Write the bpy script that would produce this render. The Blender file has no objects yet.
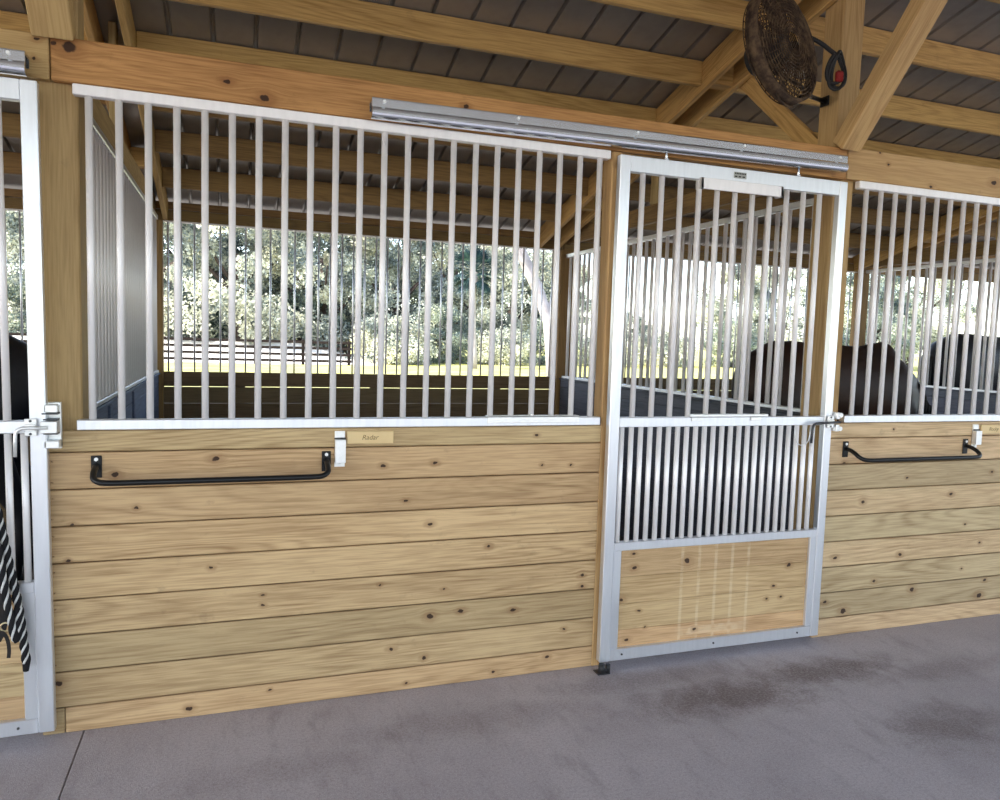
import bpy, math, random
import numpy as np
from mathutils import Vector, Matrix
S = bpy.context.scene
COL = S.collection
PI = math.pi
RNG = random.Random(7)

# ------------------------------------------------------------------ mesh builder
class MB:
    """collects simple shapes, builds ONE mesh object; 'rnd' = random value per shape"""
    def __init__(s):
        s.v = []; s.f = []; s.r = []; s.sm = []
    def _add(s, vs, fs, smooth=False, rnd=None):
        o = len(s.v); r = RNG.random() if rnd is None else rnd
        s.v += [tuple(p) for p in vs]; s.r += [r]*len(vs)
        s.f += [tuple(i+o for i in f) for f in fs]; s.sm += [smooth]*len(fs)
        return s
    def box(s, x0, x1, y0, y1, z0, z1, b=0.0, rnd=None, M=None):
        if b <= 0:
            vs = [(x, y, z) for x in (x0, x1) for y in (y0, y1) for z in (z0, z1)]
            fs = [(0,1,3,2),(4,6,7,5),(0,4,5,1),(2,3,7,6),(0,2,6,4),(1,5,7,3)]
        else:   # chamfered box
            b = min(b, (x1-x0)*.45, (y1-y0)*.45, (z1-z0)*.45)
            vs = []; idx = {}
            lo = (x0, y0, z0); hi = (x1, y1, z1)
            for sx in (0,1):
                for sy in (0,1):
                    for sz in (0,1):
                        c = [hi[k] if q else lo[k] for k, q in enumerate((sx,sy,sz))]
                        n = [-1 if q else 1 for q in (sx,sy,sz)]
                        for ax in range(3):
                            p = [c[k]+(n[k]*b if k != ax else 0) for k in range(3)]
                            idx[(sx,sy,sz,ax)] = len(vs); vs.append(tuple(p))
            fs = []
            for ax in range(3):
                o = [k for k in range(3) if k != ax]
                for q in (0,1):
                    ring = []
                    for a, c in ((0,0),(1,0),(1,1),(0,1)):
                        t = [0,0,0]; t[ax] = q; t[o[0]] = a; t[o[1]] = c
                        ring.append(idx[(t[0],t[1],t[2],ax)])
                    fs.append(tuple(ring))
                # edges along ax
                for a in (0,1):
                    for c in (0,1):
                        t0 = [0,0,0]; t0[o[0]] = a; t0[o[1]] = c
                        t1 = list(t0); t1[ax] = 1
                        fs.append((idx[(*t0,o[0])], idx[(*t0,o[1])], idx[(*t1,o[1])], idx[(*t1,o[0])]))
            for sx in (0,1):
                for sy in (0,1):
                    for sz in (0,1):
                        fs.append((idx[(sx,sy,sz,0)], idx[(sx,sy,sz,1)], idx[(sx,sy,sz,2)]))
        if M is not None: vs = [tuple(M @ Vector(p)) for p in vs]
        return s._add(vs, fs, False, rnd)
    def cyl(s, p0, p1, r0, r1=None, n=12, caps=True, smooth=True, rnd=None):
        return s.tube([p0, p1], [r0, r0 if r1 is None else r1], n, caps, smooth, rnd)
    def tube(s, pts, rs, n=10, caps=True, smooth=True, rnd=None, closed=False):
        pts = [Vector(p) for p in pts]
        if not isinstance(rs, (list, tuple)): rs = [rs]*len(pts)
        vs = []; m = len(pts); up = None
        for i, p in enumerate(pts):
            if closed: d = pts[(i+1) % m]-pts[i-1]
            else: d = (pts[min(i+1, m-1)]-pts[max(i-1, 0)])
            if d.length < 1e-9: d = Vector((0,0,1))
            d.normalize()
            if up is None:
                up = Vector((0,0,1)) if abs(d.z) < .9 else Vector((0,1,0))
            a = up-d*up.dot(d)
            if a.length < 1e-6: a = d.orthogonal()
            a.normalize(); b = d.cross(a); up = a
            for k in range(n):
                t = 2*PI*k/n
                vs.append(p+(a*math.cos(t)+b*math.sin(t))*rs[i])
        fs = []
        for i in range(m if closed else m-1):
            j = (i+1) % m
            for k in range(n):
                q = (k+1) % n
                fs.append((i*n+k, i*n+q, j*n+q, j*n+k))
        o = len(s.f)
        s._add(vs, fs, smooth, rnd)
        if caps and not closed:
            base = len(s.v)-len(vs)
            s.f.append(tuple(base+k for k in reversed(range(n)))); s.sm.append(False)
            s.f.append(tuple(base+(m-1)*n+k for k in range(n))); s.sm.append(False)
        return s
    def sphere(s, c, rx, ry=None, rz=None, n=12, m=8, smooth=True, M=None):
        ry = ry or rx; rz = rz or rx
        vs = [(0,0,rz)]+[(rx*math.sin(PI*i/m)*math.cos(2*PI*k/n), ry*math.sin(PI*i/m)*math.sin(2*PI*k/n), rz*math.cos(PI*i/m))
             for i in range(1, m) for k in range(n)]+[(0,0,-rz)]
        if M is not None: vs = [tuple(M @ Vector(p)) for p in vs]
        vs = [(p[0]+c[0], p[1]+c[1], p[2]+c[2]) for p in vs]
        fs = [(0, 1+k, 1+(k+1) % n) for k in range(n)]
        for i in range(m-2):
            for k in range(n):
                fs.append((1+i*n+k, 1+(i+1)*n+k, 1+(i+1)*n+(k+1) % n, 1+i*n+(k+1) % n))
        L = len(vs)-1
        fs += [(L, 1+(m-2)*n+(k+1) % n, 1+(m-2)*n+k) for k in range(n)]
        return s._add(vs, fs, smooth)
    def prism(s, prof, a0, a1, axis='x', smooth=False, rnd=None):
        """extrude a closed 2D profile; prof are (u,v) in the two other axes"""
        def P(u, v, a):
            return {'x': (a,u,v), 'y': (u,a,v), 'z': (u,v,a)}[axis]
        n = len(prof)
        vs = [P(u,v,a0) for u,v in prof]+[P(u,v,a1) for u,v in prof]
        fs = [(i,(i+1) % n,n+(i+1) % n,n+i) for i in range(n)]
        s._add(vs, fs, smooth, rnd)
        b = len(s.v)-2*n
        s.f.append(tuple(b+i for i in reversed(range(n)))); s.sm.append(False)
        s.f.append(tuple(b+n+i for i in range(n))); s.sm.append(False)
        return s
    def mesh(s, name):
        me = bpy.data.meshes.new(name)
        me.from_pydata(s.v, [], s.f); me.update()
        me.polygons.foreach_set('use_smooth', s.sm)
        at = me.attributes.new('rnd', 'FLOAT', 'POINT'); at.data.foreach_set('value', s.r)
        bmfix(me)
        return me
    def build(s, name, mat, parent=None):
        return link(name, s.mesh(name), mat, parent)

import bmesh
def bmfix(me):
    bm = bmesh.new(); bm.from_mesh(me)
    bmesh.ops.recalc_face_normals(bm, faces=bm.faces)
    bm.to_mesh(me); bm.free()
def link(name, me, mat, parent=None):
    if mat is not None and not me.materials: me.materials.append(mat)
    o = bpy.data.objects.new(name, me); COL.objects.link(o)
    if parent is not None: o.parent = parent
    return o
def thing(name, label, cat, loc=(0,0,0), rz=0, group=None):
    o = bpy.data.objects.new(name, None); COL.objects.link(o)
    o.empty_display_size = .1
    o.location = loc; o.rotation_euler = (0,0,rz)
    return tag(o, label, cat, group)
def tag(o, label=None, cat=None, group=None, kind=None):
    if label: o['label'] = label
    if cat: o['category'] = cat
    if group: o['group'] = group
    if kind: o['kind'] = kind
    return o
def copy_tree(o, parent=None):
    c = o.copy(); COL.objects.link(c)
    if parent is not None: c.parent = parent
    for ch in list(o.children): copy_tree(ch, c)
    return c

# ------------------------------------------------------------------ node helpers
def newmat(name):
    m = bpy.data.materials.new(name); m.use_nodes = True
    nt = m.node_tree; b = nt.nodes['Principled BSDF']
    return m, nt, b
class NT:
    def __init__(s, nt): s.nt = nt
    def n(s, t, **kw):
        x = s.nt.nodes.new(t)
        for k, v in kw.items(): setattr(x, k, v)
        return x
    def l(s, a, b): s.nt.links.new(a, b)
    def put(s, sock, v):
        if isinstance(v, (int, float)): sock.default_value = v
        elif isinstance(v, (tuple, list, Vector)):
            if sock.type == 'RGBA' and len(v) == 3: v = (*v, 1)
            sock.default_value = v
        else: s.l(v, sock)
    def m(s, op, a, b=None, c=None, clamp=False):
        x = s.n('ShaderNodeMath', operation=op, use_clamp=clamp)
        s.put(x.inputs[0], a)
        if b is not None: s.put(x.inputs[1], b)
        if c is not None: s.put(x.inputs[2], c)
        return x.outputs[0]
    def vm(s, op, a, b=None):
        x = s.n('ShaderNodeVectorMath', operation=op)
        s.put(x.inputs[0], a)
        if b is not None: s.put(x.inputs[1], b)
        return x.outputs['Value'] if op in ('LENGTH','DOT_PRODUCT','DISTANCE') else x.outputs[0]
    def noise(s, vec, scale, detail=2, rough=.5, dist=0):
        x = s.n('ShaderNodeTexNoise'); s.put(x.inputs['Vector'], vec)
        x.inputs['Scale'].default_value = scale; x.inputs['Detail'].default_value = detail
        x.inputs['Roughness'].default_value = rough; x.inputs['Distortion'].default_value = dist
        return x.outputs['Fac']
    def ramp(s, fac, lo, hi, a=0., b=1.):
        x = s.n('ShaderNodeMapRange'); x.interpolation_type = 'SMOOTHSTEP'
        s.put(x.inputs[0], fac); s.put(x.inputs[1], lo); s.put(x.inputs[2], hi); s.put(x.inputs[3], a); s.put(x.inputs[4], b)
        return x.outputs[0]
    def mix(s, f, a, b, mode='MIX'):
        x = s.n('ShaderNodeMix', data_type='RGBA', blend_type=mode)
        s.put(x.inputs[0], f); s.put(x.inputs[6], a); s.put(x.inputs[7], b)
        return x.outputs[2]

def knot_group():
    g = bpy.data.node_groups.new('knot', 'ShaderNodeTree')
    for nme, t in (('P','NodeSocketVector'),('Center','NodeSocketVector'),('Inv','NodeSocketVector'),('Mask','NodeSocketFloat'),('Warp','NodeSocketFloat'),('Halo','NodeSocketFloat')):
        g.interface.new_socket(nme, in_out='INPUT', socket_type=t)
    for nme in ('Mask','Warp','Halo'):
        g.interface.new_socket(nme, in_out='OUTPUT', socket_type='NodeSocketFloat')
    q = NT(g); gi = g.nodes.new('NodeGroupInput'); go = g.nodes.new('NodeGroupOutput')
    d = q.vm('SUBTRACT', gi.outputs['P'], gi.outputs['Center'])
    sc = q.vm('MULTIPLY', d, gi.outputs['Inv'])
    r = q.vm('LENGTH', sc)
    mk = q.ramp(r, 1.1, .75)
    halo = q.ramp(r, 3.6, 1.)
    sep = q.n('ShaderNodeSeparateXYZ'); q.l(d, sep.inputs[0])
    e = q.m('POWER', 2.718, q.m('MULTIPLY', q.m('MULTIPLY', r, r), -.11))
    w = q.m('MULTIPLY', q.m('MULTIPLY', sep.outputs[2], e), -.85)
    q.l(q.m('MAXIMUM', gi.outputs['Mask'], mk), go.inputs['Mask'])
    q.l(q.m('MAXIMUM', gi.outputs['Halo'], halo), go.inputs['Halo'])
    q.l(q.m('ADD', gi.outputs['Warp'], w), go.inputs['Warp'])
    return g
KG = knot_group()

def wood(name, light, dark, knots=(), randknots=.5, rough=.62, var=.16, kcol=(.026,.010,.006), grain=1.0, pale=None, dirt=0.0):
    """lumber: grain along local X; 'rnd' vertex value separates the boards"""
    m, nt, b = newmat(name); q = NT(nt)
    tc = q.n('ShaderNodeTexCoord'); at = q.n('ShaderNodeAttribute', attribute_name='rnd')
    oi = q.n('ShaderNodeObjectInfo')
    P = tc.outputs['Object']
    rnd = q.m('ADD', at.outputs['Fac'], oi.outputs['Random'])
    mask = 0.0; warp = 0.0; halo = 0.0
    if knots:
        nc = q.n('ShaderNodeTexNoise'); q.l(P, nc.inputs['Vector']); nc.inputs['Scale'].default_value = 48; nc.inputs['Detail'].default_value = 2
        Pk = q.vm('ADD', P, q.vm('MULTIPLY', q.vm('SUBTRACT', nc.outputs['Color'], (.5,.5,.5)), (.022,0,.013)))
    for i, (x, z, s) in enumerate(knots):
        g = nt.nodes.new('ShaderNodeGroup'); g.node_tree = KG
        q.l(Pk, g.inputs['P']); g.inputs['Center'].default_value = (x, 0, z)
        r = .0058*s; k = 1.25+.5*((i*37) % 5)/4
        g.inputs['Inv'].default_value = (1/(r*k), 0, 1/r)
        q.put(g.inputs['Mask'], mask); q.put(g.inputs['Warp'], warp); q.put(g.inputs['Halo'], halo)
        mask, warp, halo = g.outputs['Mask'], g.outputs['Warp'], g.outputs['Halo']
    off = q.n('ShaderNodeCombineXYZ'); q.put(off.inputs[0], q.m('MULTIPLY', rnd, 37.)); q.put(off.inputs[1], q.m('MULTIPLY', rnd, 19.)); q.put(off.inputs[2], q.m('ADD', q.m('MULTIPLY', rnd, 7.3), warp))
    V = q.vm('ADD', P, off.outputs[0])
    Vs = q.vm('MULTIPLY', V, (.45, 5.5, 5.5))
    n1 = q.noise(Vs, 1.0, 1.5, .45, .25)
    rings = q.m('MULTIPLY_ADD', q.m('SINE', q.m('MULTIPLY', n1, 130.)), .5, .5)
    rings = q.m('POWER', rings, 2.2)
    fine = q.noise(q.vm('MULTIPLY', V, (5., 130., 130.)), 1., 2.5, .6)
    broad = q.noise(q.vm('MULTIPLY', V, (1.1, 5., 5.)), 1., 3, .55)
    ringamt = q.ramp(q.noise(q.vm('MULTIPLY', V, (.8, 3., 3.)), 1.3, 1), .35, .65, .25, .95)
    f = q.m('MULTIPLY', rings, ringamt)
    f = q.m('ADD', q.m('MULTIPLY', f, .40*grain), q.m('MULTIPLY', q.ramp(fine, .35, .7), .46))
    f = q.m('ADD', f, q.ramp(broad, .3, .8, -.08, .28), clamp=True)
    col = q.mix(f, light, dark)
    # board to board tone
    wn = q.n('ShaderNodeTexWhiteNoise', noise_dimensions='1D'); q.put(wn.inputs['W'], q.m('MULTIPLY', rnd, 91.7))
    tone = q.n('ShaderNodeMapRange'); q.put(tone.inputs[0], wn.outputs['Value']); tone.inputs[3].default_value = 1-var; tone.inputs[4].default_value = 1+var
    col = q.mix(1., col, tone.outputs[0], 'MULTIPLY')
    wn2 = q.n('ShaderNodeTexWhiteNoise', noise_dimensions='1D'); q.put(wn2.inputs['W'], q.m('MULTIPLY', rnd, 53.1))
    hue = q.mix(wn2.outputs['Value'], (.97,1.0,.95), (1.05,.97,.93), 'MIX')
    col = q.mix(1., col, hue, 'MULTIPLY')
    # mill / grime marks
    gr = q.ramp(q.noise(q.vm('MULTIPLY', V, (7., 9., 9.)), 1.3, 4, .7), .60, .78, 0, .30+dirt)
    col = q.mix(gr, col, (dark[0]*.55, dark[1]*.6, dark[2]*.7))
    if pale:   # worn pale ghost marks: (x0,x1,z0,z1) strips
        sp = q.n('ShaderNodeSeparateXYZ'); q.l(P, sp.inputs[0])
        pm = 0.0
        for (x, z, hw, hz) in pale:
            a = q.ramp(q.m('ABSOLUTE', q.m('SUBTRACT', sp.outputs[0], x)), hw, hw*.5)
            c = q.ramp(q.m('ABSOLUTE', q.m('SUBTRACT', sp.outputs[2], z)), hz, hz*.93)
            pm = q.m('MAXIMUM', pm, q.m('MULTIPLY', a, c))
        pm = q.m('MULTIPLY', pm, q.ramp(q.noise(P, 23., 3), .3, .6, .03, .24))
        col = q.mix(pm, col, (.78,.66,.47))
    if randknots > 0:
        vo = q.n('ShaderNodeTexVoronoi'); q.l(q.vm('MULTIPLY', q.vm('ADD', P, q.vm('MULTIPLY', off.outputs[0], (1,1,1))), (1.6, 2.6, 6.)), vo.inputs['Vector'])
        vo.inputs['Scale'].default_value = 1.0
        sepc = q.n('ShaderNodeSeparateColor'); q.l(vo.outputs['Color'], sepc.inputs[0])
        thr = q.ramp(sepc.outputs[0], 1-randknots, 1., 0.0, .085)
        km = q.ramp(vo.outputs['Distance'], thr, q.m('MULTIPLY', thr, .6))
        km = q.m('MULTIPLY', km, q.m('GREATER_THAN', thr, .012))
        col = q.mix(q.m('MULTIPLY', km, .85), col, kcol)
    if knots:
        col = q.mix(q.m('MULTIPLY', halo, .42), col, (dark[0]*.8, dark[1]*.62, dark[2]*.5))
        col = q.mix(q.m('MULTIPLY', mask, .93), col, kcol)
    q.l(col, b.inputs['Base Color'])
    b.inputs['Roughness'].default_value = rough
    b.inputs['Specular IOR Level'].default_value = .25
    bp = q.n('ShaderNodeBump'); bp.inputs['Strength'].default_value = .25; bp.inputs['Distance'].default_value = .002
    q.l(f, bp.inputs['Height']); q.l(bp.outputs[0], b.inputs['Normal'])
    return m

def metal(name, col, rough=.4, met=.8, spangle=0.0, grime=.0, stretch=(1,1,1)):
    m, nt, b = newmat(name); q = NT(nt)
    tc = q.n('ShaderNodeTexCoord'); P = tc.outputs['Object']
    c = col
    n = q.noise(q.vm('MULTIPLY', P, stretch), 9., 4, .6)
    c = q.mix(q.ramp(n, .35, .75, 0, .22+grime), col, tuple(x*.72 for x in col))
    if spangle:
        vo = q.n('ShaderNodeTexVoronoi'); q.l(P, vo.inputs['Vector']); vo.inputs['Scale'].default_value = 90
        sc = q.n('ShaderNodeSeparateColor'); q.l(vo.outputs['Color'], sc.inputs[0])
        c = q.mix(q.m('MULTIPLY', sc.outputs[0], spangle), c, tuple(x*.6 for x in col))
    q.l(c, b.inputs['Base Color'])
    q.l(q.ramp(n, .3, .8, rough*.85, rough*1.25), b.inputs['Roughness'])
    b.inputs['Metallic'].default_value = met
    return m

def plain(name, col, rough=.6, met=0., spec=.4, noise=0., nscale=20., col2=None):
    m, nt, b = newmat(name); q = NT(nt)
    tc = q.n('ShaderNodeTexCoord')
    if noise > 0:
        c = q.mix(q.ramp(q.noise(tc.outputs['Object'], nscale, 4, .6), .35, .7, 0, noise), col, col2 or tuple(x*.4 for x in col))
        q.l(c, b.inputs['Base Color'])
    else:
        n = q.noise(tc.outputs['Object'], 30., 2)
        q.l(q.mix(q.ramp(n, .3, .7, 0, .12), col, tuple(x*.8 for x in col)), b.inputs['Base Color'])
    b.inputs['Roughness'].default_value = rough; b.inputs['Metallic'].default_value = met
    b.inputs['Specular IOR Level'].default_value = spec
    return m

K_MAIN = [(-0.363,0.888,1),(-0.587,0.832,1),(-0.603,0.691,1),(-0.086,0.626,1),(0.721,0.87,1),(0.833,0.76,1.2),(1.116,0.641,1.2),(0.118,0.494,0.8),(0.118,0.451,1),(0.612,0.497,0.8),(0.906,0.455,0.8),(1.599,0.467,1.5),(1.601,0.412,1.2),(0.843,0.334,2.2),(0.99,0.344,1.5),(1.246,0.325,1.3),(1.514,0.205,1.1),(0.667,0.199,1.2),(0.82,0.14,1.4),(1.43,0.075,1.4),(1.155,0.033,1),(-0.171,0.037,1.5),(-0.644,0.204,1.6),(0.616,1.03,1.2),(0.849,1.037,1.2),(1.368,1.014,0.9),(1.517,1.01,0.9),(-0.067,1.077,1.6),(-0.436,1.023,1.6),(1.337,1.156,0.9),(0.149,0.076,0.8),(0.739,0.032,0.8)]
PITCH = .1444
K_RIGHT = [(3.318,0.753,1.8),(3.977,0.772,1.5),(3.627,0.881,0.9),(4.294,0.893,1.2),(4.108,0.585,0.9),(4.244,0.465,1.3),(3.618,0.433,1.6),(3.147,0.445,1.4),(4.11,0.314,1),(3.439,0.291,1.4),(3.73,0.217,2.4),(4.273,0.135,2.4),(4.309,0.228,1.3),(3.23,0.135,2.6),(3.098,0.199,1.3),(3.504,1.161,1),(3.168,0.977,1)]
K_DOOR = [(2.163,0.509,2.2),(1.861,0.495,1.5),(1.854,0.565,1),(1.797,0.339,1.6),(1.897,0.274,1),(1.939,0.188,1),(2.226,0.148,1.2),(1.835,0.132,1.3),(2.798,0.442,1.6),(2.705,0.335,1),(2.664,0.268,1.1),(2.755,0.271,1.1)]
WL, WD = (.53,.375,.205), (.25,.150,.070)
K_MAIN += [(x, .104+PITCH*k+dz, .3) for k in range(0,7) for x, dz in ((-.655,.03),(-.652,.11))]
M = {}
ZB = (.392+.004, .825+.004)
M['wall'] = [wood('pine_boards_low', WL, WD, [k for k in K_MAIN if k[1] < ZB[0]], .12), wood('pine_boards_middle', WL, WD, [k for k in K_MAIN if ZB[0] <= k[1] < ZB[1]], .12), wood('pine_boards_top', WL, WD, [k for k in K_MAIN if k[1] >= ZB[1]], .12)]
M['wallr'] = wood('pine_boards_right', (.57,.42,.25), (.28,.18,.09), K_RIGHT, .12)
M['plainw'] = wood('pine_plain', WL, WD, (), .3)
M['doorw'] = wood('pine_door_panel', (.50,.34,.185), (.26,.155,.07), K_DOOR, 0, pale=[(2.135+.10*i, .34, .011, .26) for i in range(5)]+[(2.33, .142, .26, .022)])
M['header'] = wood('stained_header', (.50,.255,.095), (.20,.082,.026), [(-0.573,2.618,3.4),(-0.625,2.624,1.4),(-0.027,2.569,1.5),(0.115,2.526,2.4),(.95,2.6,1.4)], .25, var=.04)
M['headerl'] = wood('pale_header', (.52,.35,.16), (.32,.185,.075), [(3.329,2.6,1),(3.642,2.51,1.2),(4.116,2.578,2.2),(3.265,2.654,1),(-.676,2.63,1),(-.686,2.562,1)], .2, var=.05)
M['post'] = wood('post_pine', (.46,.33,.155), (.27,.18,.075), (), .55, var=.08)
M['beam'] = wood('roof_lumber', (.60,.39,.145), (.33,.19,.06), (), .7, var=.1)
M['dark'] = wood('shaded_lumber', (.27,.165,.062), (.13,.075,.03), (), .6, var=.1)  # lumber inside the stalls, backlit shade put into a darker colour
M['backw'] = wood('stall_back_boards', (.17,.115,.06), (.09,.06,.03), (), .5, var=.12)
M['grey'] = wood('weathered_skylit_boards', (.11,.14,.22), (.055,.07,.11), (), .3, var=.1, kcol=(.05,.05,.06))  # weathered grey wood with blue sky light mixed into its colour
M['alu'] = metal('brushed_aluminium', (.76,.77,.80), .36, .8, stretch=(6,6,.6))
M['aluv'] = metal('aluminium_bar', (.90,.86,.84), .42, .2, stretch=(4,4,.5))
M['galv'] = metal('galvanised_steel', (.70,.74,.78), .2, .95, 0, stretch=(.25,.6,.6))
M['zinc'] = metal('bright_zinc', (.86,.86,.84), .35, .6, .15)
M['black'] = plain('black_enamel', (.007,.007,.007), .35, 0, .3)
M['dkmetal'] = plain('dark_steel', (.07,.07,.075), .45, .7)
M['rust'] = plain('dusty_fan_cage', (.045,.03,.022), .9, 0, .1, .8, 22., (.16,.105,.06))
M['red'] = plain('red_plastic', (.24,.008,.008), .5)
M['rubber'] = plain('black_rubber', (.015,.014,.014), .6)
M['sign'] = plain('varnished_name_wood', (.72,.53,.27), .5, 0, .3, .25, 12., (.62,.42,.2))
M['ink'] = plain('engraved_brown', (.24,.15,.06), .7)
M['sticker'] = plain('grey_sticker', (.38,.38,.34), .6)
M['leather'] = plain('dark_leather', (.010,.008,.008), .5, 0, .3, .5, 30., (.03,.016,.01))
M['brass'] = metal('snap_brass', (.62,.5,.3), .35, .9)

# ------------------------------------------------------------------ lumber helper
def lumber(name, p0, p1, w, h, mat, parent=None, b=.004, up=(0,0,1)):
    """a stick from p0 to p1; local X runs along it; w = horizontal-ish width, h = depth along 'up'"""
    p0 = Vector(p0); p1 = Vector(p1); d = p1-p0; L = d.length; x = d.normalized()
    u = Vector(up); z = u-x*u.dot(x)
    if z.length < 1e-4: z = x.orthogonal()
    z.normalize(); y = z.cross(x)
    o = MB().box(0, L, -w/2, w/2, -h/2, h/2, b).build(name, mat, parent)
    o.matrix_local = Matrix(((x.x,y.x,z.x,p0.x),(x.y,y.y,z.y,p0.y),(x.z,y.z,z.z,p0.z),(0,0,0,1)))
    return o

# ================================================================== SETTING
ZT = 1.20
def board_wall(name, x0, x1, mat, y0=0., y1=.038, joints=(), gapz=.0050, ends=(0,0)):
    mb = MB(); z = 0.0; i = 0; zj = .104
    while z < ZT-.01:
        z1 = min(zj, ZT)
        cuts = [x0]+[j[1] for j in joints if j[0] == i]+[x1]
        for a, c in zip(cuts, cuts[1:]):
            mb.box(a+.0012, c-.0012, y0+RNG.uniform(0,.0015), y1, z+(gapz/2 if i else 0.001), z1-gapz/2, .003)
        z = z1; zj += PITCH; i += 1
    # backing strip behind the joints so they read as tongue and groove
    mb.box(x0+.002, x1-.002, y0+.031, y1-.001, .003, ZT-.003)
    if isinstance(mat, list):
        o = mb.build(name, mat[0]); me = o.data
        for k in mat[1:]: me.materials.append(k)
        for p in me.polygons:
            z = p.center.z
            p.material_index = 0 if z < .394 else (1 if z < .827 else 2)
    else: o = mb.build(name, mat)
    return tag(o, kind='structure')
tag_wall = board_wall('wall_front', -.70, 1.672, M['wall'], joints=[(0,-.622)])
board_wall('wall_front_right', 3.02, 6.75, M['wallr'], joints=[(4,5.2),(2,4.9)])
board_wall('wall_front_left', -4.4, -2.02, M['plainw'])

# floor: concrete aisle
def floor_mat():
    m, nt, b = newmat('broom_concrete'); q = NT(nt)
    tc = q.n('ShaderNodeTexCoord'); P = tc.outputs['Object']
    n1 = q.noise(P, 1.1, 4, .6); n2 = q.noise(P, 85., 5, .8); n3 = q.noise(P, 230., 2, .6)
    n4 = q.noise(q.vm('MULTIPLY', P, (9., 3., 1.)), 1., 4, .7)
    col = q.mix(q.ramp(n1, .3, .7), (.36,.32,.33), (.48,.435,.445))
    col = q.mix(q.ramp(n2, .42, .66, 0, .5), col, (.22,.185,.185))
    col = q.mix(q.ramp(n3, .5, .7, 0, .8), col, (.58,.54,.56))
    col = q.mix(q.ramp(n4, .5, .75, 0, .4), col, (.20,.17,.17))
    sm = 0.0
    for (x, y, rx, ry, s) in ((2.157,-.46,.55,.2,.8),(2.75,-.36,.6,.16,.8),(2.9,-.95,.36,.2,.6),(1.83,-.2,.6,.12,.45),(1.0,-.35,.8,.14,.3),(.2,-.5,.5,.12,.25),(3.4,-.5,.6,.12,.35)):
        d = q.vm('LENGTH', q.vm('MULTIPLY', q.vm('SUBTRACT', P, (x, y, 0)), (1/rx, 1/ry, 0)))
        d = q.m('ADD', d, q.m('MULTIPLY', q.m('SUBTRACT', q.noise(P, 7., 4, .7), .5), 1.8))
        sm = q.m('MAXIMUM', sm, q.ramp(d, 1.25, .1, 0, s))
    sm = q.m('MULTIPLY', sm, q.ramp(n2, .25, .6, .35, 1.))
    col = q.mix(q.m('MULTIPLY', sm, .95), col, (.10,.066,.058))
    q.l(col, b.inputs['Base Color'])
    b.inputs['Roughness'].default_value = .72; b.inputs['Specular IOR Level'].default_value = .3
    bp = q.n('ShaderNodeBump'); bp.inputs['Strength'].default_value = .6; bp.inputs['Distance'].default_value = .003
    q.l(q.m('ADD', n2, n3), bp.inputs['Height']); q.l(bp.outputs[0], b.inputs['Normal'])
    return m
M['floor'] = floor_mat()
fl = MB()
JX = [-7.1, -3.83, -.556, 2.92+.6, 6.8+.2, 12.]
JX = [-9.9, -6.8, -3.68, -.556, 12.]
for a, c in zip(JX, JX[1:]):
    fl.box(a+.0025, c-.0025, -9., .04, -.12, 0, .003)
fl.box(-9.9, 12., -9., .04, -.125, -.01)
tag(fl.build('floor', M['floor']), kind='structure')
M['dirt'] = plain('stall_bedding_dirt', (.075,.058,.045), .95, 0, .1, .6, 8., (.12,.095,.07))
tag(MB().box(-9.9, 12., .04, 3.74, -.12, -.004).build('floor_stalls', M['dirt']), kind='structure')

# outdoor ground
def ground_mat():
    m, nt, b = newmat('pasture'); q = NT(nt)
    tc = q.n('ShaderNodeTexCoord'); P = tc.outputs['Object']
    sp = q.n('ShaderNodeSeparateXYZ'); q.l(P, sp.inputs[0])
    n = q.noise(P, .6, 5, .65); n2 = q.noise(P, 9., 3, .7)
    g = q.mix(q.ramp(n, .3, .7), (.36,.36,.10), (.52,.48,.19))
    g = q.mix(q.ramp(n2, .45, .7, 0, .35), g, (.20,.24,.07))
    yy = q.m('ADD', sp.outputs[1], q.m('MULTIPLY', q.m('SUBTRACT', n, .5), 5.))
    g = q.mix(q.ramp(yy, 22., 14.), g, (.22,.205,.19))
    f = q.ramp(yy, 35.5, 38.)
    xx = q.ramp(sp.outputs[0], 9., 5.)
    sand = q.mix(q.ramp(n2, .3, .7), (.74,.70,.64), (.62,.57,.50))
    q.l(q.mix(q.m('MULTIPLY', f, xx), g, sand), b.inputs['Base Color'])
    b.inputs['Roughness'].default_value = .95; b.inputs['Specular IOR Level'].default_value = .1
    return m
M['ground'] = ground_mat()
gm = MB()
gm._add([(-160,3.74,-.02),(220,3.74,-.02),(220,200,-.02),(-160,200,-.02)], [(0,1,2,3)])
gm._add([(-160,-160,-.03),(220,-160,-.03),(220,-9,-.03),(-160,-9,-.03)], [(0,1,2,3)])
gm._add([(-160,-9,-.03),(-9.9,-9,-.03),(-9.9,3.74,-.02),(-160,3.74,-.02)], [(0,1,2,3)])
gm._add([(12,-9,-.03),(220,-9,-.03),(220,3.74,-.02),(12,3.74,-.02)], [(0,1,2,3)])
tag(gm.build('ground_pasture', M['ground']), kind='structure')
M['sand'] = plain('white_sand', (.72,.68,.62), .95, 0, .1, .25, 3., (.5,.46,.4))
vs = []; fs = []; NX = 30
for i in range(NX+1):
    x = -34+42*i/NX; t_ = min(1., (8-x)/4.) if x > 4 else 1.
    hh = (1.0+.08*math.sin(i*1.3))*t_
    for (yy, k) in ((36.9,-.03),(38.5,.25),(41,.75),(42.6,1.),(44,.95),(48,-.03)): vs.append((x, yy+.3*math.sin(i*.9), hh*k if k > 0 else -.05))
for i in range(NX):
    for j in range(5): fs.append((i*6+j,(i+1)*6+j,(i+1)*6+j+1,i*6+j+1))
sb = MB(); sb._add(vs, fs, True); tag(sb.build('ground_sand_bank', M['sand']), kind='structure')

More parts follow.
